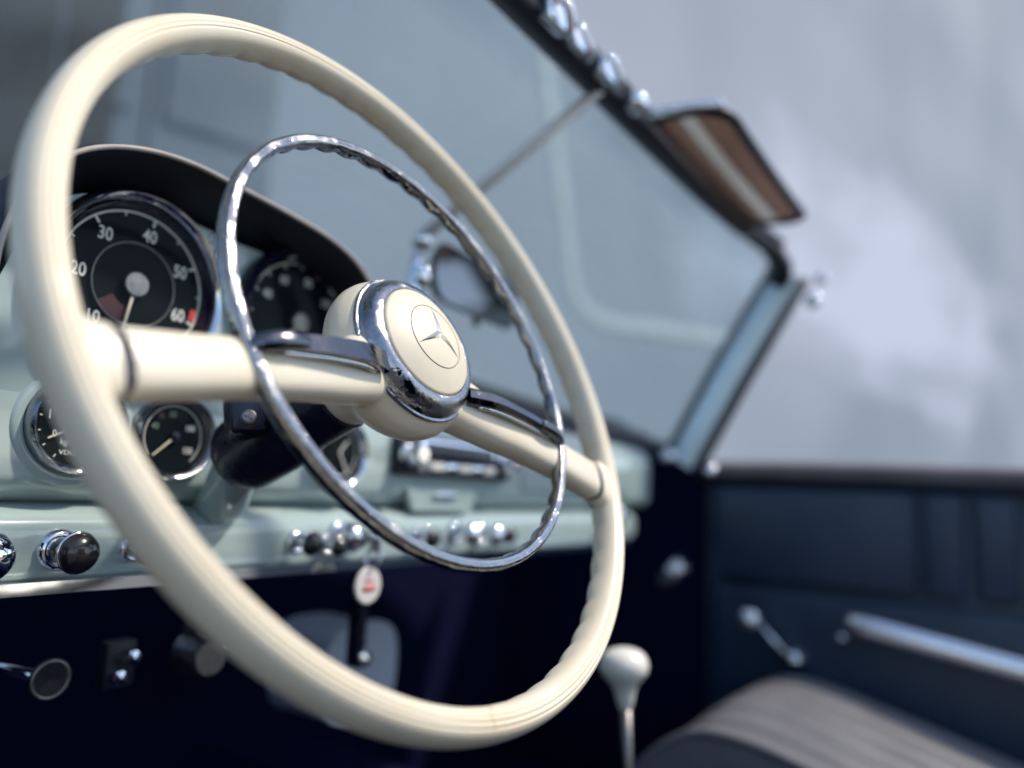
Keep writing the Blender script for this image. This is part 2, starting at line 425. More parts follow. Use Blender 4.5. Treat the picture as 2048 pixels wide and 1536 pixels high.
RR = .2062
def rim_geo(n=448, m=168, nsc=56):
    V, F = [], []
    for i in range(n):
        th = 2*PI*i/n
        for k in range(m):
            ps = 2*PI*k/m                     # 0 outward, 90deg towards driver
            c, s = math.cos(ps), math.sin(ps); e = 2.25
            a = .0085*math.copysign(abs(c)**(2/e), c); b = .0111*math.copysign(abs(s)**(2/e), s)
            q = 1.
            d = math.degrees(ps)
            for g0 in (74, 90, 106):          # fine moulded lines on the driver's side
                q -= .075*math.exp(-((d-g0)/2.6)**2)
            # finger grips on the inner rear flank
            wt = math.exp(-((d-222)/34)**2)
            sc = abs(math.sin(th*nsc/2))**.8
            q += wt*(.155*sc-.065)
            V.append(((RR+a*q)*math.cos(th), (RR+a*q)*math.sin(th), b*q))
    for i in range(n):
        j = (i+1) % n
        for k in range(m): F.append((i*m+k, i*m+(k+1) % m, j*m+(k+1) % m, j*m+k))
    return V, F
LS = [(-.196, -.0700, -.001), (-.178, -.0655, 0), (-.150, -.0585, .001), (-.120, -.0505, .0015), (-.090, -.0420, .000), (-.062, -.032, -.004), (-.035, -.020, -.009), (-.01, -.01, -.012)]
RS = [(.196, -.0575, -.001), (.178, -.0545, 0), (.150, -.0500, .001), (.120, -.0450, .0015), (.090, -.0390, .000), (.062, -.031, -.004), (.035, -.020, -.009), (.01, -.01, -.012)]
def boss(pth):
    a, b = Vector(pth[0]), Vector(pth[1])
    pp = [a+(b-a)*t for t in (0, .25, .5, .75, .93)]
    hs = [(.026, .0100), (.0220, .0100), (.0185, .0100), (.0163, .0101), (.0156, .0101)]
    return sweep(pp, [circ(h, 40, w_, 2.6) for h, w_ in hs], up=(0, 1, 0))
rim = part('rim', mesh(join(rim_geo(), boss(LS), boss(RS)), angle=40), IVORY, wheel, MW)
# hairline crack across the lower rim
ck = []
for k in range(9):
    ps = math.radians(165-k*13); th = math.radians(-90.5+.5*math.sin(k*1.1)-k*.25)
    c, s = math.cos(ps), math.sin(ps)
    a = .0085*math.copysign(abs(c)**(2/2.25), c); b = .0111*math.copysign(abs(s)**(2/2.25), s)
    ck.append(((RR+a)*math.cos(th), (RR+a)*math.sin(th), b))
part('crack', mesh(tube(spline(ck, 3), .00014, 6)), mat('crack_brown', (.48, .36, .24), .7), rim, MW)

hub_prof = [(0, .004), (.040, .004), (.0445, .001), (.0475, -.003), (.0500, -.009), (.0508, -.015), (.0490, -.022), (.044, -.029), (.035, -.036), (.027, -.043), (.0232, -.050), (.0225, -.058), (.0205, -.0615), (0, -.062)]
def spoke_geo(pth):
    pp = spline([Vector(pth[1]).lerp(Vector(pth[2]), .06)]+[Vector(p) for p in pth[2:]], 5)
    n = len(pp); secs = []
    for i in range(n):
        t = i/(n-1); h = .0148-.0010*math.sin(PI*min(t*1.6, 1))+.0095*max(0, (t-.5)/.5)**1.6; ww = .0098+.0055*max(0, (t-.4)/.6)**1.5
        sec = []
        for k in range(40):
            a = 2*PI*k/40; c, s = math.cos(a), math.sin(a)
            x = h*math.copysign(abs(c)**(2/2.8), c); y = ww*math.copysign(abs(s)**(2/2.8), s)
            sec.append((x, y))
        secs.append(sec)
    return sweep(pp, secs, up=(0, 1, 0))
def remeshed(vf, vox, it):
    me = mesh(vf); o = bpy.data.objects.new('tmp', me); COL.objects.link(o)
    r = o.modifiers.new('r', 'REMESH'); r.mode = 'VOXEL'; r.voxel_size = vox
    s = o.modifiers.new('s', 'SMOOTH'); s.iterations = it; s.factor = .5
    dg = bpy.context.evaluated_depsgraph_get(); out = bpy.data.meshes.new_from_object(o.evaluated_get(dg))
    bpy.data.objects.remove(o); bpy.data.meshes.remove(me)
    return out
full = remeshed(join(lathe(hub_prof, 72), spoke_geo(LS), spoke_geo(RS)), .0013, 9)
vn = [v.normal.copy() for v in full.vertices]; vc = [v.co.copy() for v in full.vertices]
def subset(test):
    idx, V, N, F = {}, [], [], []
    for p in full.polygons:
        if not test(p.center): continue
        q = []
        for i in p.vertices:
            if i not in idx: idx[i] = len(V); V.append(vc[i]); N.append(vn[i])
            q.append(idx[i])
        F.append(q)
    me = bpy.data.meshes.new('m'); me.from_pydata(V, [], F); me.update()
    for p in me.polygons: p.use_smooth = True
    me.normals_split_custom_set_from_vertices(N)
    return me
hub = part('hub', subset(lambda c: abs(c.x) <= .066), IVORY, wheel, MW)
spl = part('spoke', subset(lambda c: c.x < -.066), IVORY, wheel, MW)
spr = part('spoke', subset(lambda c: c.x > .066), IVORY, wheel, MW)
for sp_, pth in ((spl, LS), (spr, RS)):
    a, b = Vector(pth[1]), Vector(pth[2]); d = (b-a).normalized()
    part('seam', mesh(sweep([a-d*.003, a+d*.004], circ(.0140, 40, .0096, 2.8), up=(0, 1, 0))), SEAM, sp_, MW)

bez = [(.0360, .000), (.0448, -.0012), (.0463, -.0008), (.0466, .0004), (.0460, .0012), (.0446, .0014), (.0443, .0026), (.0437, .0048), (.0424, .0074), (.0404, .0096), (.0380, .0110), (.0358, .0116), (.0349, .0114), (.0345, .0104), (.030, .0100)]
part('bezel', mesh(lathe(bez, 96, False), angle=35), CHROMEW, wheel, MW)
def capz(r): return .0116+.0095*(1-(r/.0346)**2)
cp = [(.0345, .0095), (.0346, .0112)]+[(.0346*math.cos(t*PI/2/14)*.995, 0) for t in range(0, 14)]
cp = [(.0343, .0095), (.0344, .0108)]+[(r, capz(r)) for r in (.0340, .0330, .031, .0285, .026, .023, .0205, .018, .015, .012, .009, .006, .003, .0008)]
cap = part('hub_cap', mesh(lathe(cp, 96)), IVORYC, wheel, MW)
rg = [((.0203)*math.cos(2*PI*k/120), .0203*math.sin(2*PI*k/120), capz(.0203)) for k in range(120)]
part('emblem_ring', mesh(tube(rg, .00030, 8, True)), GROOVE, cap, MW)
sv, sf = [], []
NS = 7
for k in range(3):                      # three tapering ridged points that follow the dome
    a = PI/2+k*2*PI/3; d = Vector((math.cos(a), math.sin(a), 0)); sd_ = Vector((-d.y, d.x, 0)); o_ = len(sv)
    for i in range(NS):
        t = i/(NS-1); r = .0193*t; hw = .0024*(1-t)**1.1+.00008; hh = .0014*(1-t)**.8+.00012
        q = d*r
        for wd, zz in ((-hw, -.0003), (-hw, .00008), (0, hh), (hw, .00008), (hw, -.0003)):
            p = q+sd_*wd; sv.append((p.x, p.y, capz(math.hypot(p.x, p.y))+zz))
    for i in range(NS-1):
        for j in range(4): sf.append((o_+i*5+j, o_+i*5+j+1, o_+i*5+6+j, o_+i*5+5+j))
part('emblem_star', mesh((sv, sf), False), SILVER, cap, MW)

# horn ring and its arms
def horn_geo(n=480, m=40, nsc=42):
    V, F = [], []
    for i in range(n):
        th = 2*PI*i/n
        for k in range(m):
            ps = 2*PI*k/m; c, s = math.cos(ps), math.sin(ps); d = math.degrees(ps); e = 2.5
            a = .0036*math.copysign(abs(c)**(2/e), c); b = .0046*math.copysign(abs(s)**(2/e), s)
            q = 1-.12*math.exp(-((d-95)/9)**2)
            sc = abs(math.sin(th*nsc/2))
            q += math.exp(-((d-215)/40)**2)*(.45*sc-.22)
            V.append(((.1328+a*q)*math.cos(th), (.1328+a*q)*math.sin(th), .0095+b*q))
    for i in range(n):
        j = (i+1) % n
        for k in range(m): F.append((i*m+k, i*m+(k+1) % m, j*m+(k+1) % m, j*m+k))
    return V, F
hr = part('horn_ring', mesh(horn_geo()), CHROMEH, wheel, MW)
def arm(sgn, pts, tabs):
    pp = spline(pts, 6); n = len(pp); secs = []
    for i in range(n):
        t = i/(n-1); h = .0060*(1-t)+.0034*t; d = .0030
        secs.append([(-h, -d), (-h, .2*d), (-h*.45, d), (h*.35, d*1.2), (h*.9, d*.35), (h, -d)])
    g = sweep(pp, secs, up=(0, 1, 0))
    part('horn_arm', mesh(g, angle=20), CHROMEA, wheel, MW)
    low = [Vector(p)+Vector((0, -.0060*(1-i/(n-1))-.0034*i/(n-1), -.0022)) for i, p in enumerate(pp)]
    part('arm_trim', mesh(tube(low[3:], .0013, 10)), CHROME, wheel, MW)
    tp = spline(tabs, 6); n = len(tp)
    sec = [circ(.0036+.0012*math.sin(PI*i/(n-1)), 20, .0032+.0008*math.sin(PI*i/(n-1)), 2.3) for i in range(n)]
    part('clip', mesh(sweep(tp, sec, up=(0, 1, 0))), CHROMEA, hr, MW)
arm(-1, [(-.036, -.0235, .0065), (-.055, -.0275, .0125), (-.078, -.0330, .0150), (-.100, -.0385, .0152), (-.108, -.0405, .0148)], [(-.098, -.0378, .0165), (-.108, -.0400, .0172), (-.118, -.0430, .0150), (-.1255, -.0455, .0108)])
arm(1, [(.036, -.0235, .0065), (.055, -.0260, .0125), (.078, -.0300, .0150), (.100, -.0335, .0152), (.108, -.0350, .0148)], [(.098, -.0332, .0165), (.108, -.0350, .0172), (.118, -.0368, .0150), (.1265, -.0390, .0108)])

# ------------------------------------------------------------------ steering column
ax = Vector((0, .92050485, -.39073113))
MC = Matrix.Identity(4); s1 = Vector((1, 0, 0)); s2 = ax.cross(s1)
for i in range(3):
    MC[i][0] = s1[i]; MC[i][1] = s2[i]; MC[i][2] = ax[i]
MC.translation = Vector((0, 0, .8))
colm = thing('steering_column', (0, .18, .70), 'black steering column running from the wheel hub into the dashboard', 'steering column', m=MC @ Matrix.Translation((0, 0, .2)))
part('column_tube', mesh(lathe([(.0215, .0595), (.0230, .061), (.0230, .095), (.0238, .098), (.0238, .104), (.0255, .108), (.0268, .125), (.0268, .150), (.0258, .158), (.0225, .1645), (.016, .168), (0, .169)], 64), angle=40), BLACKP, colm, MC)
part('collar', mesh(tube([(0, .145, .738), (.008, .165, .725), (.020, .190, .708), (.028, .215, .700)], [.015, .0165, .018, .0195], 32)), PAINT, colm)
# switch bracket hanging under the left spoke
BRM = Matrix.Translation((-.0345, .103, .7598)) @ Matrix.Rotation(math.radians(-12), 4, 'X') @ Matrix.Rotation(math.radians(-30), 4, 'Z')
br = part('switch_bracket', mesh(box((-.0105, -.010, -.0125), (.0115, .022, .022), .004, 3), angle=40), BLACKP, colm, BRM)
part('screw', mesh(join(lathe([(0, 0), (.0046, 0), (.0046, .0010), (.0036, .0018), (0, .0020)], 24), bar(30, -.003, .003, .0009, .0019, .0006), bar(120, -.003, .003, .0009, .0019, .0006)), angle=30), BRUSHED, br, BRM @ Matrix.Translation((.0005, -.0100, -.0035)) @ Matrix.Rotation(PI/2, 4, 'X'))

# ------------------------------------------------------------------ dashboard
dash = thing('dashboard', (.36, .25, .65), 'mint green painted metal dashboard with black padded hood and round gauges', 'dashboard')
prof_top = [(.34, .832), (.27, .822), (.235, .812), (.214, .800), (.2035, .786), (.2, .770), (.2, .745), (.2, .722), (.2025, .713), (.210, .7060), (.220, .7020), (.24, .700)]
prof_low = [(.245, .708), (.225, .7030), (.208, .6985), (.1985, .6930), (.195, .686), (.1945, .675), (.1955, .664), (.199, .6575), (.207, .6540), (.24, .654)]
def dash_strip(prof, x0, x1, R, n=70):
    pr = [(p.x, p.y) for p in spline([(a, b, 0) for a, b in prof], 5)]
    xs = [x0+(x1-R-x0)*i/n for i in range(n)]+[x1-R+R*math.sin(PI/2*k/12) for k in range(13)]
    V, F = [], []
    m = len(pr)
    for x in xs:
        t = max(0, (x-(x1-R))/R); off = R*(1-math.sqrt(max(0, 1-t*t))) + .030*max(0, (x-.45)/.45)**2
        zc = sum(p[1] for p in pr)/m
        for yy, zz in pr: V.append((x, yy+off, zc+(zz-zc)*(1-.12*t*t)))
    for i in range(len(xs)-1):
        for k in range(m-1): F.append((i*m+k, i*m+k+1, (i+1)*m+k+1, (i+1)*m+k))
    F.append(tuple(range((len(xs)-1)*m, len(xs)*m)))
    return V, F
part('panel', mesh(dash_strip(prof_top, -.26, .93, .06), angle=50), PAINT, dash)
part('lower_rail', mesh(dash_strip(prof_low, -.26, .815, .035), angle=50), PAINT, dash)
tr = [(-.26+.1*k, .1945+(.030*max(0, (-.26+.1*k-.45)/.45)**2), .6530) for k in range(11)]
part('trim_strip', mesh(sweep(tr, [(-.0042, -.003), (-.003, -.0052), (.001, -.0058), (.0032, -.004), (.0032, .006), (-.0042, .006)][::-1], up=(0, 0, 1)), angle=30), CHROME, dash)
# top pad
def pad(u, v):
    x = -.26+1.22*u; y = .222+.215*v-.13*abs((x-.36)/.6)**3*v; z = .806+.062*v**.8+.012*math.sin(PI*min(1, v*2.2))*(1 if v < .45 else .6)
    return (x, y+.02*max(0, (x-.45)/.45)**2, z)
part('top_pad', mesh(solid_grid(60, 16, pad, (0, 0, -.012)), angle=60), BLACKL, dash)
# instrument plate and hood
arch = [(-.136, .800), (-.137, .822), (-.135, .845), (-.127, .868), (-.110, .886), (-.086, .8960), (-.058, .8995), (-.027, .8975), (.0255, .8925), (.062, .8865), (.088, .875), (.101, .855), (.106, .825), (.108, .79)]
ar = [(p.x, p.y) for p in spline([(a, b, 0) for a, b in arch], 6)]
def plate_geo():
    up = [(-.145, .82)]+[(x, z+.006) for x, z in ar if z > .845 and x < .02]+[(.09, .897), (.125, .885), (.142, .865), (.147, .84), (.147, .80)]
    out = [(-.145, .80)]+up; k = len(out)
    V = [(x, .1972, z) for x, z in out]+[(x, .218, z) for x, z in out]
    F = [tuple(range(k)), tuple(range(k, 2*k))[::-1]]+[(i, i+1, i+1+k, i+k) for i in range(k-1)]
    n = len(V); rows = [(.1976, .790), (.1985, .778), (.1996, .768), (.2012, .758)]
    for y, z in rows: V += [(-.145-(.80-z)*.6, y, z), (.147+(.80-z)*.25, y, z)]
    pr = (0, k-1)
    for i in range(len(rows)):
        q = (n+2*i, n+2*i+1); F.append((pr[0], pr[1], q[1], q[0])); pr = q
    return V, F
part('instrument_plate', mesh(plate_geo(), angle=30), PAINT, dash)
HOODL = leather('hood_leather', (.007, .007, .018), .52, 500., .6)
hs = [(0.000, .214), (.006, .196), (.0125, .180), (.0190, .163), (.0228, .1535), (.0248, .1508), (.0268, .1518), (.0280, .158), (.0280, .172), (.025, .20), (.015, .24), (-.003, .29), (-.030, .345)]
def hood_geo():
    V, F = [], []; n = len(ar); m = len(hs)
    for i in range(n):
        a = Vector(ar[max(i-1, 0)]); b = Vector(ar[min(i+1, n-1)]); t = (b-a).normalized(); nn = Vector((-t.y, t.x))
        for o_, y in hs:
            g = 1+ (y-.16)*.9   # the hood widens as it runs forward to the second dial side
            x = ar[i][0]+nn.x*o_; z = ar[i][1]+nn.y*o_
            x2 = x+ (y-.15)*.55*max(0, (x+.05)/.16)
            V.append((x2, y, z+(y-.15)*.10))
    for i in range(n-1):
        for k in range(m-1): F.append((i*m+k, i*m+k+1, (i+1)*m+k+1, (i+1)*m+k))
    F.append(tuple(range(m))); F.append(tuple(range((n-1)*m, n*m))[::-1])
    return V, F
hood = part('instrument_hood', mesh(hood_geo(), angle=70), HOODL, dash)
hv = hood_geo()[0]; mh_ = len(hs)
part('lip_highlight', mesh(tube([Vector(hv[i*mh_+5])+Vector((0, -.0006, 0)) for i in range(len(ar))], .0017, 10)), mat('taupe_highlight', (.40, .36, .34), .5, var=.2, vscale=60), hood)  # pale bead stands in for the sunlit highlight along the hood lip

def torus_bezel(R, h, wd, n=72):
    return lathe([(R+.0005, 0), (R+.0012, h*.35), (R, h*.8), (R-wd*.3, h), (R-wd*.65, h*.9), (R-wd, h*.55), (R-wd-.0008, .0012)], n, False)

# ---- left big dial
def dial(name, x, z, R, y=.1972, h=.012, wd=.006, bm=CHROME):
    M = face_rear(x, y, z)
    d = part(name, mesh(lathe([(R-wd*.5, -.006), (R-wd*.5, .0012), (0, .0013)], 64), angle=40), DIAL, dash, M)
    part('bezel', mesh(torus_bezel(R, h, wd), angle=45), bm, d, M)
    return d, M
d1, M1 = dial('revolution_counter', -.0625, .8465, .0615, h=.016, wd=.0075)
part('inner_sleeve', mesh(lathe([(.0540, .0105), (.0520, .0030), (.0515, .0016)], 72, False)), BLACKP, d1, M1)
part('scale_line', mesh(ringflat(.0486, .0500, .0017, -128, 128, 90)), PRINT, d1, M1)
for k in range(11):
    ang = -138+25*k
    major = k % 2 == 0
    part('tick', mesh(bar(ang, .0440 if major else .0462, .0488, .0016 if major else .0010, .0018), False), PRINT, d1, M1)
for k, t in enumerate(('10', '20', '30', '40', '50', '60')):
    a = math.radians(-138+50*k)
    part('numeral', mesh(text_vf(t, .0125, .0365*math.sin(a), .0365*math.cos(a), .0018), False), PRINT, d1, M1)
part('red_sector', mesh(ringflat(.0440, .0486, .0018, 99, 109, 8), False), REDP, d1, M1)
part('inner_ring', mesh(tube([(.0284*math.cos(2*PI*k/80), .0284*math.sin(2*PI*k/80), .0030) for k in range(80)], .00055, 8, True)), BRUSHED, d1, M1)
part('lower_sector', mesh(ringflat(.016, .0280, .0016, 186, 236, 20), False), MAROON, d1, M1)
part('needle', mesh(bar(190, .004, .040, .0024, .0046, .0006, .0012), False), NEEDLE, d1, M1)
part('needle_hub', mesh(lathe([(.0085, .0013), (.0085, .0060), (.0078, .0068), (0, .0072)], 40), angle=30), BRUSHED, d1, M1)
part('glass', mesh(lathe([(.0545, .0110), (0.0001, .0112)], 64, False)), GLASSG, d1, M1)
# ---- second dial
d2, M2 = dial('speedometer', .0775, .8500, .0610, h=.016, wd=.0075, bm=BLACKP)
part('scale_line', mesh(ringflat(.0486, .0498, .0017, -128, 128, 90)), PRINT, d2, M2)
part('inner_sleeve', mesh(lathe([(.0535, .0105), (.0518, .0030), (.0512, .0016)], 72, False)), CHROME, d2, M2)
for k in range(13):
    part('tick', mesh(bar(-132+22*k, .0450, .0488, .0012, .0018), False), PRINT, d2, M2)
for t, a in (('40', -62), ('60', -28), ('80', 12), ('100', 52)):
    a = math.radians(a)
    part('numeral', mesh(text_vf(t, .0105, .0365*math.sin(a), .0365*math.cos(a), .0018), False), PRINT, d2, M2)
part('needle', mesh(bar(-140, .004, .040, .0024, .0046, .0006, .0012), False), NEEDLE, d2, M2)
part('needle_hub', mesh(lathe([(.0085, .0013), (.0085, .0060), (.0078, .0068), (0, .0072)], 40), angle=30), BRUSHED, d2, M2)
part('glass', mesh(lathe([(.0545, .0110), (0.0001, .0112)], 64, False)), GLASSG, d2, M2)
# ---- oil pressure gauge
d3, M3 = dial('oil_pressure_gauge', -.0865, .7500, .0300, y=.1998, h=.010, wd=.0052, bm=CHROMEW)
for t, s_, x_, z_ in (('1', .0085, -.0165, .0055), ('0', .0060, -.0125, -.0060), ('kg/', .0055, -.0058, -.0105), ('VDO', .0040, -.0035, -.0172)):
    part('numeral', mesh(text_vf(t, s_, x_, z_, .0016, .9 if t != 'VDO' else 1.25), False), PRINT, d3, M3)
part('needle', mesh(bar(-118, .0, .0195, .0014, .0036, .0005, .0010), False), NEEDLE, d3, M3)
part('needle_hub', mesh(lathe([(.0035, .0013), (.0035, .0045), (0, .005)], 24), angle=30), BLACKP, d3, M3)
part('inner_sleeve', mesh(lathe([(.0252, .0068), (.0243, .0022)], 64, False)), BRUSHED, d3, M3)
part('glass', mesh(lathe([(.0256, .0070), (0.0001, .0072)], 48, False)), GLASSG, d3, M3)
part('raised_collar', mesh(lathe([(.0385, -.001), (.0362, .0016), (.0335, .0022), (.0312, .0016)], 64, False)), PAINT, d3, M3)
for k in range(6): part('tick', mesh(bar(-150+24*k, .0215, .0235, .0007, .0016), False), PRINT, d3, M3)
# ---- water temperature gauge
d4, M4 = dial('temperature_gauge', -.0205, .7485, .0300, y=.1998, h=.010, wd=.0052, bm=CHROMEW)
for t, s_, an, r_, mt in (('80', .0062, -6, .0155, PRINTG), ('40', .0062, -66, .0155, PRINTG), ('100', .0062, 62, .0140, PRINT), ('120', .0062, 128, .0150, PRINT)):
    a = math.radians(an); part('numeral', mesh(text_vf(t, s_, r_*math.sin(a), r_*math.cos(a), .0016, .85), False), mt, d4, M4)
part('scale_line', mesh(ringflat(.0212, .0219, .0016, -128, 140, 60)), PRINT, d4, M4)
part('needle', mesh(bar(-132, .0, .0205, .0016, .0036, .0005, .0011), False), NEEDLE, d4, M4)
part('needle_hub', mesh(lathe([(.0035, .0013), (.0035, .0045), (0, .005)], 24), angle=30), BLACKP, d4, M4)
part('inner_sleeve', mesh(lathe([(.0252, .0068), (.0243, .0022)], 64, False)), BRUSHED, d4, M4)
part('glass', mesh(lathe([(.0256, .0070), (0.0001, .0072)], 48, False)), GLASSG, d4, M4)
# ---- clock beyond the column
d5, M5 = dial('clock', .1360, .7480, .0300, y=.1998, h=.010, wd=.0052)
part('scale_line', mesh(ringflat(.0200, .0208, .0016, 0, 360, 60)), PRINT, d5, M5)
part('hand', mesh(bar(40, 0, .014, .0014, .0026), False), PRINT, d5, M5)
part('hand', mesh(bar(150, 0, .018, .0012, .0030), False), PRINT, d5, M5)
part('glass', mesh(lathe([(.0256, .0070), (0.0001, .0072)], 48, False)), GLASSG, d5, M5)
# ---- warning lamps between the dials
for x_, z_, r_ in ((.0035, .8850, .0052), (.0095, .8180, .0048), (-.006, .908-.012, .0032)):
    Mx = face_rear(x_, .1972, z_)
    lp = part('warning_lamp', mesh(lathe([(r_, 0), (r_, .004), (r_*.8, .0065), (0, .0072)], 32), angle=40), BLACKP if r_ > .004 else FOB, dash, Mx)
    part('lamp_ring', mesh(lathe([(r_*1.35, 0), (r_*1.35, .002), (r_*1.02, .0035), (r_*1.0, .001)], 32, False)), CHROME, lp, Mx)
# ---- pull knobs along the lower rail
def pull_knob(x, z, kind='black', y=.1945, s=1.):
    M = face_rear(x, y, z) @ Matrix.Scale(s, 4)
    k = part('pull_knob', mesh(lathe([(.0042, 0), (.0042, .018), (.0060, .0205), (.0100, .0215), (.0118, .0235), (.0115, .0265), (.0094, .0302), (.005, .0324), (.0006, .0330)], 48), angle=50), KNOBB if kind == 'black' else CHROME, dash, M)
    part('base_ring', mesh(lathe([(.0125, -.002), (.0125, .0025), (.0105, .0050), (.0085, .0052), (.0065, .0040), (.0060, .0015)], 48, False), angle=60), CHROME, k, M)
    part('shaft', mesh(lathe([(.0046, 0), (.0046, .0200)], 32, False)), CHROME, k, M)
    if kind == 'black': part('rim_ring', mesh(tube([(.01145*math.cos(2*PI*i/48), .01145*math.sin(2*PI*i/48), .0236) for i in range(48)], .0011, 8, True)), CHROME, k, M)
    return k
pull_knob(-.0905, .6740, 'black'); pull_knob(-.1400, .6740, 'chrome', s=1.15); pull_knob(-.0440, .6735, 'chrome', s=.75)
pull_knob(.0930, .6735, 'black', s=.8); pull_knob(.1370, .6780, 'chrome', s=.85); pull_knob(.1250, .6700, 'black', s=.7)
pull_knob(.3010, .6770, 'chrome', s=.95); pull_knob(.3450, .6740, 'chrome', s=.95); pull_knob(.3750, .6735, 'black', s=.8)
pull_knob(.2420, .6740, 'black', s=.8); pull_knob(.650, .694, 'chrome', y=.206, s=1.2)
# ignition lock
Mi = face_rear(.1515, .1945, .6760)
ig = part('ignition_lock', mesh(lathe([(.0135, -.001), (.0135, .006), (.0115, .009), (.0085, .010), (.0085, .016), (.0070, .018), (0, .018)], 48), angle=40), CHROME, dash, Mi)
# radio
rad = part('radio', mesh(box((.205, .190, .7325), (.395, .205, .7720), .004, 3), angle=40), BLACKP, dash)
part('faceplate', mesh(box((.232, .1868, .7360), (.362, .1905, .7685), .0015), angle=30), CHROME, rad)
part('tuning_scale', mesh(box((.240, .1852, .7480), (.354, .1870, .7650), .001), angle=30), BLACKP, rad)
for k in range(5): part('push_button', mesh(box((.243+k*.0225, .1805, .7380), (.262+k*.0225, .1870, .7455), .0015), angle=30), CHROME if k % 2 else IVKNOB, rad)
for x_ in (.2175, .3785):
    Mk = face_rear(x_, .190, .7520)
    part('tuning_knob', mesh(lathe([(.0115, 0), (.0115, .004), (.0085, .006), (.0085, .018), (.0070, .020), (0, .020)], 40), angle=40), CHROME, rad, Mk)
# ashtray
av = [(.222, .7205), (.338, .7205), (.322, .6985), (.238, .6985)]
ash = part('ashtray', mesh(sweep([(.28, .2005, .7085), (.28, .1935, .7085)], [(.0115, -.056), (.0115, .056), (-.010, .046), (-.010, -.046)], up=(0, 0, 1)), False), PAINT, dash)
part('ashtray_handle', mesh(box((.262, .1895, .7120), (.298, .1945, .7160), .0012), angle=30), CHROME, ash)
# glove box lid
gl = part('glovebox_lid', mesh(box((.432, .1965, .7230), (.735, .2035, .7800), .004, 3), angle=40), PAINT, dash)
part('lock_button', mesh(lathe([(.008, 0), (.008, .004), (.006, .006), (0, .006)], 32), angle=40), CHROME, gl, face_rear(.585, .1965, .768))

# ------------------------------------------------------------------ key and fob
key = thing('ignition_key', (.169, .178, .64), 'round white key fob with red print hanging from the ignition lock', 'key')
part('key_blade', mesh(box((.1495, .1650, .6740), (.1515, .1800, .6780), .0004), False), CHROME, key)
part('key_bow', mesh(box((.1490, .1560, .6650), (.1520, .1670, .6850), .0012), angle=30), CHROME, key)
part('key_ring', mesh(tube([(.1485+.0025*math.sin(2*PI*k/32), .1610+.0085*math.cos(2*PI*k/32), .6610+.0095*math.sin(2*PI*k/32)) for k in range(32)], .0010, 8, True)), CHROME, key)
Mf = face_rear(.1450, .1620, .6385) @ Matrix.Scale(.86, 4)
fb = part('fob', mesh(lathe([(.0165, -.0018), (.0175, -.0008), (.0175, .0008), (.0165, .0018), (0, .0020)], 48), angle=40), FOB, key, Mf)
part('fob_print', mesh(join(box((-.0085, -.0055, .0019), (.0085, .0000, .0023)), box((-.006, .003, .0019), (.006, .0055, .0023)))), FOBR, fb, Mf)

# ------------------------------------------------------------------ under the dashboard
lev = thing('handbrake_lever', (.226, .25, .555), 'black lever with chrome pivot hanging below the dashboard behind the key', 'lever')
part('lever_arm', mesh(sweep([(.2230, .245, .640), (.2250, .248, .60), (.2270, .250, .548)], circ(.0060, 16, .010, 3), up=(1, 0, 0)), angle=40), BLACKP, lev)
part('pivot', mesh(lathe([(.0075, 0), (.0075, .003), (0, .005)], 24), angle=30), CHROME, lev, face_rear(.2270, .2385, .556))
htr = thing('heater_box', (.25, .34, .45), 'rounded grey enamel heater casing below the dashboard', 'heater')
part('casing', mesh(sweep([(.320, .335, .515), (.320, .42, .515)], [(p[0], p[1]) for p in circ(.052, 32, .055, 3.2)], up=(0, 0, 1)), angle=40), GREYP, htr)
part('casing_rim', mesh(sweep([(.320, .328, .515), (.320, .338, .515)], [(p[0]*1.03, p[1]*1.03) for p in circ(.052, 32, .055, 3.2)], up=(0, 0, 1)), angle=40), GREYP, htr)
ph = thing('pull_handle', (-.059, .27, .584), 'chrome rimmed pull handle in the dark at lower left', 'handle')
Mp = face_rear(-.0585, .250, .5845)
part('grip', mesh(lathe([(.010, -.006), (.0125, 0), (.0118, .003), (0, .0025)], 40), angle=40), BLACKP, ph, Mp)
part('grip_ring', mesh(tube([(.0118*math.cos(2*PI*k/40), .0118*math.sin(2*PI*k/40), .002) for k in range(40)], .0016, 10, True)), BRUSHED, ph, Mp)
part('rod', mesh(tube([(-.0585, .256, .5845), (-.085, .33, .590)], .0035, 12)), CHROME, ph)
fl = thing('flasher_unit', (.055, .26, .58), 'small chrome can clamped below the dashboard left of the key', 'relay')
part('can', mesh(lathe([(.0165, 0), (.0165, .004), (.0155, .006), (.0155, .026), (.013, .029), (0, .029)], 40), angle=40), BRUSHED, fl, face_rear(.053, .262, .584))
part('stud', mesh(tube([(.066, .25, .588), (.090, .25, .586)], .0048, 16)), CHROME, fl)
part('bracket', mesh(box((.045, .26, .600), (.061, .264, .650), .001)), RUBBER, fl)
fu = thing('fuse_knob', (.0, .26, .58), 'pair of small bright studs under the dashboard between pull handle and can', 'stud')
part('stud', mesh(lathe([(.0055, 0), (.0055, .010), (0, .012)], 24), angle=40), CHROME, fu, face_rear(.001, .262, .5885))
part('stud', mesh(lathe([(.0050, 0), (.0050, .008), (0, .010)], 24), angle=40), CHROME, fu, face_rear(-.0065, .262, .5755))
part('base_block', mesh(box((-.014, .262, .566), (.010, .275, .60), .003), angle=40), RUBBER, fu)

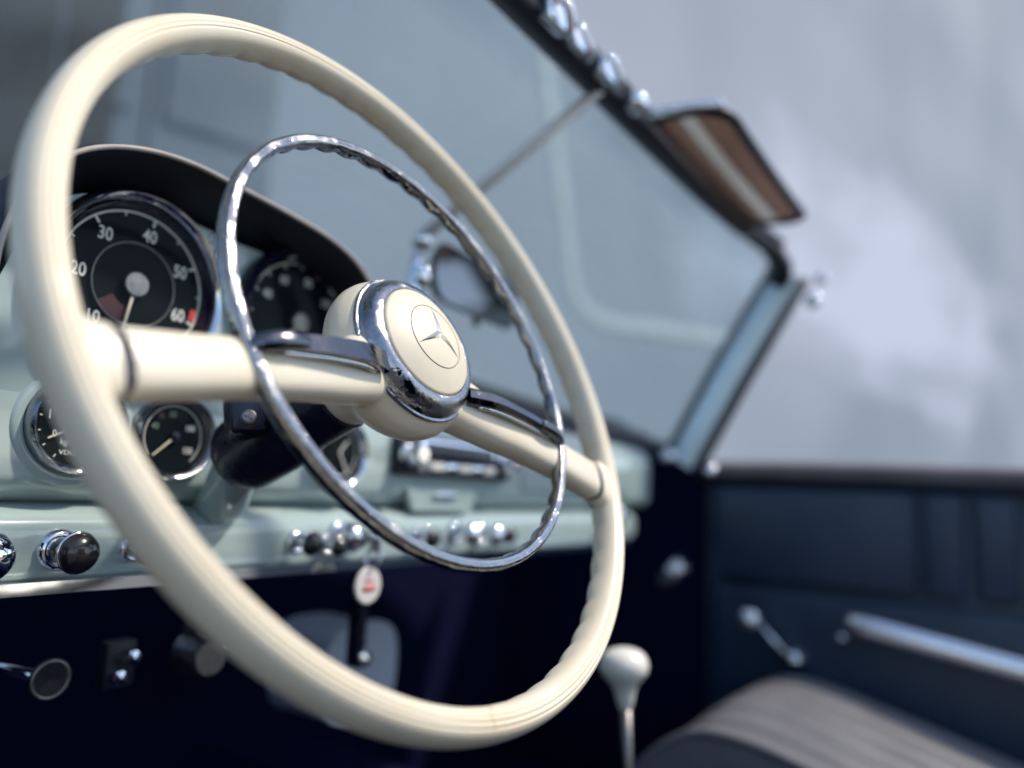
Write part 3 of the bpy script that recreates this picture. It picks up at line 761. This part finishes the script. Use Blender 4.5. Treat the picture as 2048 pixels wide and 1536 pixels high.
# ------------------------------------------------------------------ gear lever
gear = thing('gear_lever', (.36, .035, .40), 'ivory mushroom gear knob on a chrome shaft right of the wheel', 'gear lever')
Mg = Matrix.Translation((.36, .028, .555)) @ Matrix.Rotation(math.radians(-4), 4, 'X') @ Matrix.Scale(.92, 4)
part('knob', mesh(lathe([(.0060, -.036), (.0078, -.032), (.0098, -.025), (.0112, -.019), (.0138, -.0125), (.0190, -.0065), (.0238, -.001), (.0260, .0055), (.0252, .012), (.0222, .0178), (.0165, .0222), (.009, .0246), (.0008, .0254)], 56), angle=60), IVKNOB, gear, Mg)
part('shaft', mesh(lathe([(.0048, -.19), (.0050, -.10), (.0062, -.034)], 24)), BRUSHED, gear, Mg)
part('boot', mesh(lathe([(.05, -.18), (.045, -.165), (.03, -.155), (.024, -.148), (.012, -.140), (.007, -.135)], 40)), RUBBER, gear, Mg)

# ------------------------------------------------------------------ windscreen
ws = thing('windscreen', (.36, .30, .82), 'raked car windscreen with dark top rail, chrome latches and pale side post', 'windscreen')
def top_pt(x): return Vector((x, .060-.045*abs((x-.36)/.63)**4, 1.150-.012*abs((x-.36)/.63)**3))
def bot_pt(x): return Vector((x, .420-.195*abs((x-.36)/.63)**2.6, .880-.082*abs((x-.36)/.63)**2.2))
def wsp(u, v):
    x = -.27+1.255*u; a = bot_pt(x); b = top_pt(x); p = a.lerp(b, v); p.y += .018*math.sin(PI*v)
    return p
part('pane', mesh(solid_grid(40, 14, wsp, (0, .004, .003)), angle=40), GLASSW, ws)
hp = [top_pt(-.27+1.245*k/40) for k in range(41)]
hp[-2:] = []
corner = [hp[-1], Vector((.965, .030, 1.128)), Vector((.984, .036, 1.118)), Vector((.992, .044, 1.100))]
hsec = circ(.0125, 20, .021, 2.8)
part('top_rail', mesh(sweep(hp+corner[1:], hsec, up=(0, -.5, .87))), RUBBER, ws)
part('rail_trim', mesh(sweep([p+Vector((0, -.021, .004)) for p in hp], circ(.006, 10, .003), up=(0, -.5, .87))), RUBBER, ws)
pa, pb = Vector((.985, .212, .785)), Vector((.998, .024, 1.118))
part('side_post', mesh(sweep([pa, pa.lerp(pb, .5)+Vector((0, .004, 0)), pb], circ(.0270, 20, .011, 2.6), up=(.0, -.87, -.45)), angle=50), POST, ws)
for s_ in (-1, 1):
    off = Vector((.004, .0300, .0155))*s_
    part('post_seal', mesh(sweep([pa+off, pa.lerp(pb, .5)+off+Vector((0, .004, 0)), pb+off], circ(.007, 12, .012, 2.4), up=(.0, -.87, -.45))), RUBBER, ws)
bp_ = [bot_pt(-.27+1.25*k/40)+Vector((0, -.004, .002)) for k in range(41)]
part('bottom_rail', mesh(sweep(bp_, circ(.016, 16, .012, 2.6), up=(0, 0, 1))), RUBBER, ws)
part('post_foot', mesh(lathe([(.016, -.012), (.018, 0), (.015, .008), (.009, .013), (0, .014)], 32)), CHROME, ws, Matrix.Translation((.955, .228, .797)))
part('post_foot', mesh(lathe([(.012, -.012), (.013, 0), (.010, .008), (0, .010)], 32)), CHROME, ws, Matrix.Translation((.985, .160, .775)))
part('stay_rod', mesh(tube([(.256, .222, .985), (.290, .137, 1.062), (.325, .050, 1.140)], .0064, 14)), FOB, ws)
for x_, zz in ((.198, 1.), (.243, .7), (.300, .85)):
    p = top_pt(x_)+Vector((0, -.022, -.006))
    lt = part('latch', mesh(box((x_-.016*zz, p.y-.010*zz, p.z-.012*zz), (x_+.020*zz, p.y+.004, p.z+.010*zz), .003, 2), angle=40), CHROME, ws)
    part('latch_hook', mesh(tube(spline([(x_-.010, p.y-.010, p.z+.008), (x_-.002-.02*(1-zz), p.y-.020*zz, p.z), (x_+.010*zz, p.y-.016, p.z-.014), (x_+.022, p.y-.006*zz, p.z-.010)], 5), .0042*zz, 10)), CHROME, lt)
    part('latch_screw', mesh(lathe([(.0052, 0), (.0052, .002), (0, .0045)], 16)), CHROME, lt, Matrix.Translation((x_+.020, p.y-.006, p.z+.004)) @ Matrix.Rotation(PI/2, 4, 'X'))
sp_ = top_pt(.992)
part('hinge_stud', mesh(lathe([(.013, 0), (.013, .006), (.009, .011), (0, .012)], 28)), CHROME, ws, Matrix.Translation((.985, -.018, 1.062)) @ Matrix.Rotation(-PI/2, 4, 'Y'))
part('hinge_stud', mesh(lathe([(.010, 0), (.010, .006), (.007, .010), (0, .011)], 28)), CHROME, ws, Matrix.Translation((.99, -.030, 1.100)) @ Matrix.Rotation(-PI/2, 4, 'Y'))

# ------------------------------------------------------------------ sun visor
vis = thing('sun_visor', (.60, .02, 1.14), 'brown tinted sun visor with a pale reflection built in as a stripe, folded back from the windscreen rail', 'sun visor')
def vsheet(x0, x1, y0, y1, zo):
    def fn(u, v):
        y = y0+(y1-y0)*v; x = x0+(x1-x0)*u
        y = max(y, -.052+.034*max(0, (u-.90)/.10)**2.5+.022*max(0, (.07-u)/.07)**2.5)
        return Vector((x, y, 1.138+zo-.10*(y-.03)**2*10-.004*math.cos(PI*(u-.5))))
    return fn
for ya, yb, mt, nm in ((.034, .0075, VISORB, 'tinted_panel'), (.0070, -.0145, VISORS, 'reflection_stripe'), (-.0150, -.052, VISORB, 'tinted_panel')):
    part(nm, mesh(solid_grid(24, 6, vsheet(.415, .790, ya, yb, 0), (0, 0, .0080)), angle=40), mt, vis)
part('edge_bead', mesh(tube([vsheet(.415, .790, .034, -.052, .002)(u, 1) for u in [k/30 for k in range(31)]], .0062, 10)), RUBBER, vis)
for u_ in (0, 1): part('end_bead', mesh(tube([vsheet(.415, .790, .034, -.052, .002)(u_, k/10) for k in range(11)], .0048, 10)), RUBBER, vis)
part('end_arm', mesh(tube(spline([(.405, .046, 1.142), (.402, .020, 1.141), (.406, -.02, 1.139), (.412, -.050, 1.136)], 5), .0052, 12)), CHROME, vis)
part('pivot', mesh(lathe([(.011, -.012), (.0125, 0), (.010, .010), (0, .013)], 28)), CHROME, vis, Matrix.Translation((.372, .032, 1.140)) @ Matrix.Rotation(-PI/2, 4, 'Y'))
part('pivot', mesh(lathe([(.009, -.010), (.010, 0), (.008, .008), (0, .010)], 28)), CHROME, vis, Matrix.Translation((.812, .044, 1.136)) @ Matrix.Rotation(PI/2, 4, 'Y'))

# ------------------------------------------------------------------ rear view mirror
KM = Matrix.Translation((.36, .23, .956)) @ Matrix.Scale(.882, 4) @ Matrix.Translation((-.452, -.300, -.988))
mir = thing('rear_view_mirror', (.256, .23, .83), 'oblong rear view mirror on a chrome stem above the dashboard centre', 'mirror')
def rrect(w_, h_, r, n=8):
    out = []
    for cx, cy, a0 in ((w_/2-r, h_/2-r, 0), (-w_/2+r, h_/2-r, 90), (-w_/2+r, -h_/2+r, 180), (w_/2-r, -h_/2+r, 270)):
        for k in range(n+1):
            a = math.radians(a0+90*k/n); out.append((cx+r*math.cos(a), cy+r*math.sin(a)))
    return out
def plate(sec_list):
    m = len(sec_list[0][1]); V, F = [], []
    for z, s in sec_list: V += [(x, y, z) for x, y in s]
    for i in range(len(sec_list)-1):
        for k in range(m): F.append((i*m+k, i*m+(k+1) % m, (i+1)*m+(k+1) % m, (i+1)*m+k))
    F.append(tuple(range(m))[::-1]); F.append(tuple(range((len(sec_list)-1)*m, len(sec_list)*m)))
    return V, F
Mm = KM @ Matrix.Translation((.462, .300, .988)) @ Matrix.Rotation(math.radians(-2), 4, 'Y') @ Matrix.Rotation(math.radians(8), 4, 'Z') @ Matrix.Rotation(PI/2, 4, 'X')
mh = part('housing', mesh(plate([(-.020, rrect(.14, .04, .018)), (-.012, rrect(.21, .064, .028)), (0, rrect(.236, .078, .034)), (.003, rrect(.234, .076, .033))]), angle=40), RUBBER, mir, Mm)
part('mirror_glass', mesh(plate([(.0031, rrect(.229, .071, .031)), (.0040, rrect(.229, .071, .031))]), False), MIRR, mh, Mm)
part('dip_lever', mesh(box((-.004, -.050, -.006), (.006, -.037, .002), .002), angle=40), RUBBER, mh, Mm)
part('stem', mesh(tube([(.331, .312, .845), (.333, .303, .93), (.336, .300, .985), (.337, .299, 1.010)], [.010, .0075, .0085, .007], 16)), CHROME, mir, KM)
part('ball_joint', mesh(lathe([(.0005, -.013), (.007, -.011), (.012, -.004), (.0125, .003), (.009, .010), (.0005, .013)], 28)), CHROME, mir, KM @ Matrix.Translation((.337, .294, 1.016)))
part('ball_joint', mesh(lathe([(.0005, -.014), (.008, -.012), (.0105, -.003), (.0105, .006), (.008, .012), (.0005, .014)], 28)), CHROME, mir, KM @ Matrix.Translation((.338, .292, .972)))

# ------------------------------------------------------------------ passenger door
door = thing('passenger_door', (1.01, -.35, .25), 'navy leather passenger door with upright pleats and taupe sill', 'car door')
part('door_shell', mesh(box((1.0, -1.0, .24), (1.06, .172, .762), .008), angle=40), DOORL, door)
part('door_sill', mesh(sweep([(1.03, .185, .775), (1.03, .0, .776), (1.03, -.4, .770), (1.03, -1.0, .765)], circ(.017, 24, .046, 3), up=(0, 0, 1)), angle=50), SILL, door)
part('sill_bead', mesh(tube([(.988, .180, .757), (.988, -.4, .753), (.988, -1.0, .749)], .0065, 10)), RUBBER, door)
part('front_pad', mesh(box((.984, -.158, .592), (1.004, .150, .748), .0095, 4), angle=50), DOORL, door)
y0 = -.170
for k in range(9):
    part('pleat', mesh(box((.984, y0-.052, .592), (1.004, y0, .746), .0095, 4), angle=50), DOORL, door); y0 -= .0665
part('lower_pad', mesh(box((.986, -1.0, .27), (1.004, .150, .578), .008, 3), angle=50), DOORL, door)
# arm rest bar
ab = part('pull_bar', mesh(sweep([(.960, -.066, .5480), (.950, -.076, .5455), (.948, -.10, .5420), (.948, -.20, .5260), (.948, -.32, .506), (.950, -.46, .487)], [circ(.010, 24, .009), circ(.0165, 24, .014), circ(.0165, 24, .015), circ(.0170, 24, .015), circ(.0170, 24, .015), circ(.016, 24, .014)], up=(0, 0, 1))), SATIN, door)
part('bar_bracket', mesh(tube([(.955, -.085, .540), (.985, -.085, .536)], .010, 16)), CHROME, ab)
part('bar_screw', mesh(lathe([(.008, 0), (.008, .003), (0, .006)], 20)), CHROME, ab, Matrix.Translation((.985, -.052, .516)) @ Matrix.Rotation(-PI/2, 4, 'Y'))
# window crank
ckb = part('window_crank', mesh(sweep([(.962, .018, .478), (.958, .045, .505), (.955, .074, .534)], [circ(.011, 16, .006, 2.5), circ(.0075, 16, .005, 2.5), circ(.009, 16, .006, 2.5)], up=(1, 0, 0))), CHROME, door)
part('crank_knob', mesh(lathe([(.006, 0), (.0155, .008), (.0175, .020), (.013, .031), (0, .034)], 28)), SATIN, ckb, Matrix.Translation((.953, .076, .536)) @ Matrix.Rotation(-PI/2, 4, 'Y'))
part('crank_boss', mesh(lathe([(.019, 0), (.019, .008), (.013, .014), (.012, .026), (0, .028)], 28)), CHROME, ckb, Matrix.Translation((.986, .018, .476)) @ Matrix.Rotation(-PI/2, 4, 'Y'))
# vent lever on the kick panel
vl = thing('vent_lever', (.985, .215, .59), 'short chrome vent lever on the dark kick panel beside the wheel', 'lever')
part('lever', mesh(sweep([(.965, .242, .570), (.955, .222, .588), (.950, .196, .612)], [circ(.012, 16), circ(.0155, 16, .013), circ(.0175, 16, .014)], up=(1, 0, 0))), SATIN, vl)
part('lever_boss', mesh(lathe([(.018, 0), (.018, .01), (.011, .045), (0, .048)], 28)), CHROME, vl, Matrix.Translation((1.012, .240, .572)) @ Matrix.Rotation(-PI/2, 4, 'Y'))

# ------------------------------------------------------------------ passenger seat cushion
seat = thing('passenger_seat', (.72, -.2, .2), 'grey pleated leather passenger seat cushion at lower right', 'car seat')
sprof = spline([(0, .128, .240), (0, .132, .310), (0, .118, .362), (0, .088, .412), (0, .048, .448), (0, .006, .464), (0, -.06, .458), (0, -.16, .432), (0, -.30, .395), (0, -.50, .350)], 6)
def pleat_geo(x0, x1, bulge, droop):
    n = len(sprof); m = 9; V, F = [], []
    for i in range(n):
        a = sprof[max(i-1, 0)]; b = sprof[min(i+1, n-1)]; t = (b-a).normalized(); nn = Vector((0, t.z, -t.y))
        if nn.z < 0 and abs(nn.z) > .2: nn = -nn
        if nn.y < 0 and abs(nn.z) <= .2: nn = -nn
        for k in range(m):
            u = k/(m-1); hgt = bulge*(1-(2*u-1)**2)**.5 if 0 < u < 1 else -.006
            p = sprof[i]+nn*(hgt+droop); V.append((x0+(x1-x0)*u, p.y, p.z))
    for i in range(n-1):
        for k in range(m-1): F.append((i*m+k, i*m+k+1, (i+1)*m+k+1, (i+1)*m+k))
    return V, F
xs = [.54+.0655*k for k in range(7)]
for k in range(6):
    e = abs(k-2.5)/2.5
    part('pleat', mesh(pleat_geo(xs[k]+.0006, xs[k+1]-.0006, .005 if k not in (0, 5) else .010, -.010*e**3)), SEATL, seat)
def side_panel(x0, x1):
    pts = [(p.y, p.z-.004) for p in sprof]+[(-.50, .22)]; k = len(pts)
    V = [(x0, y, z) for y, z in pts]+[(x1, y, z) for y, z in pts]
    return V, [tuple(range(k)), tuple(range(k, 2*k))[::-1]]+[(i, (i+1) % k, (i+1) % k+k, i+k) for i in range(k)]
part('side_panel', mesh(side_panel(.532, .5415), angle=40), SEATL, seat)
part('side_piping', mesh(tube([(.537, p.y, p.z+.001) for p in sprof], .0055, 10)), SEATL, seat)
part('cushion_base', mesh(box((.545, -.52, .21), (.928, .10, .34), .02, 2), angle=50), SEATL, seat)

# driver's seat back, behind the camera; it is what the chrome reflects
dst = thing('driver_seat', (.0, -.80, .2), 'black pleated leather driver seat back reflected in the chrome hub', 'car seat')
for k in range(8):
    x = -.24+k*.06
    part('pleat', mesh(box((x, -.80, .34), (x+.058, -.74, .93), .02, 3), angle=50), BLACKL, dst)
part('back_shell', mesh(box((-.27, -.88, .30), (.27, -.795, .97), .03, 3), angle=50), BLACKL, dst)
part('cushion', mesh(box((-.26, -.78, .22), (.26, -.25, .42), .04, 3), angle=50), BLACKL, dst)
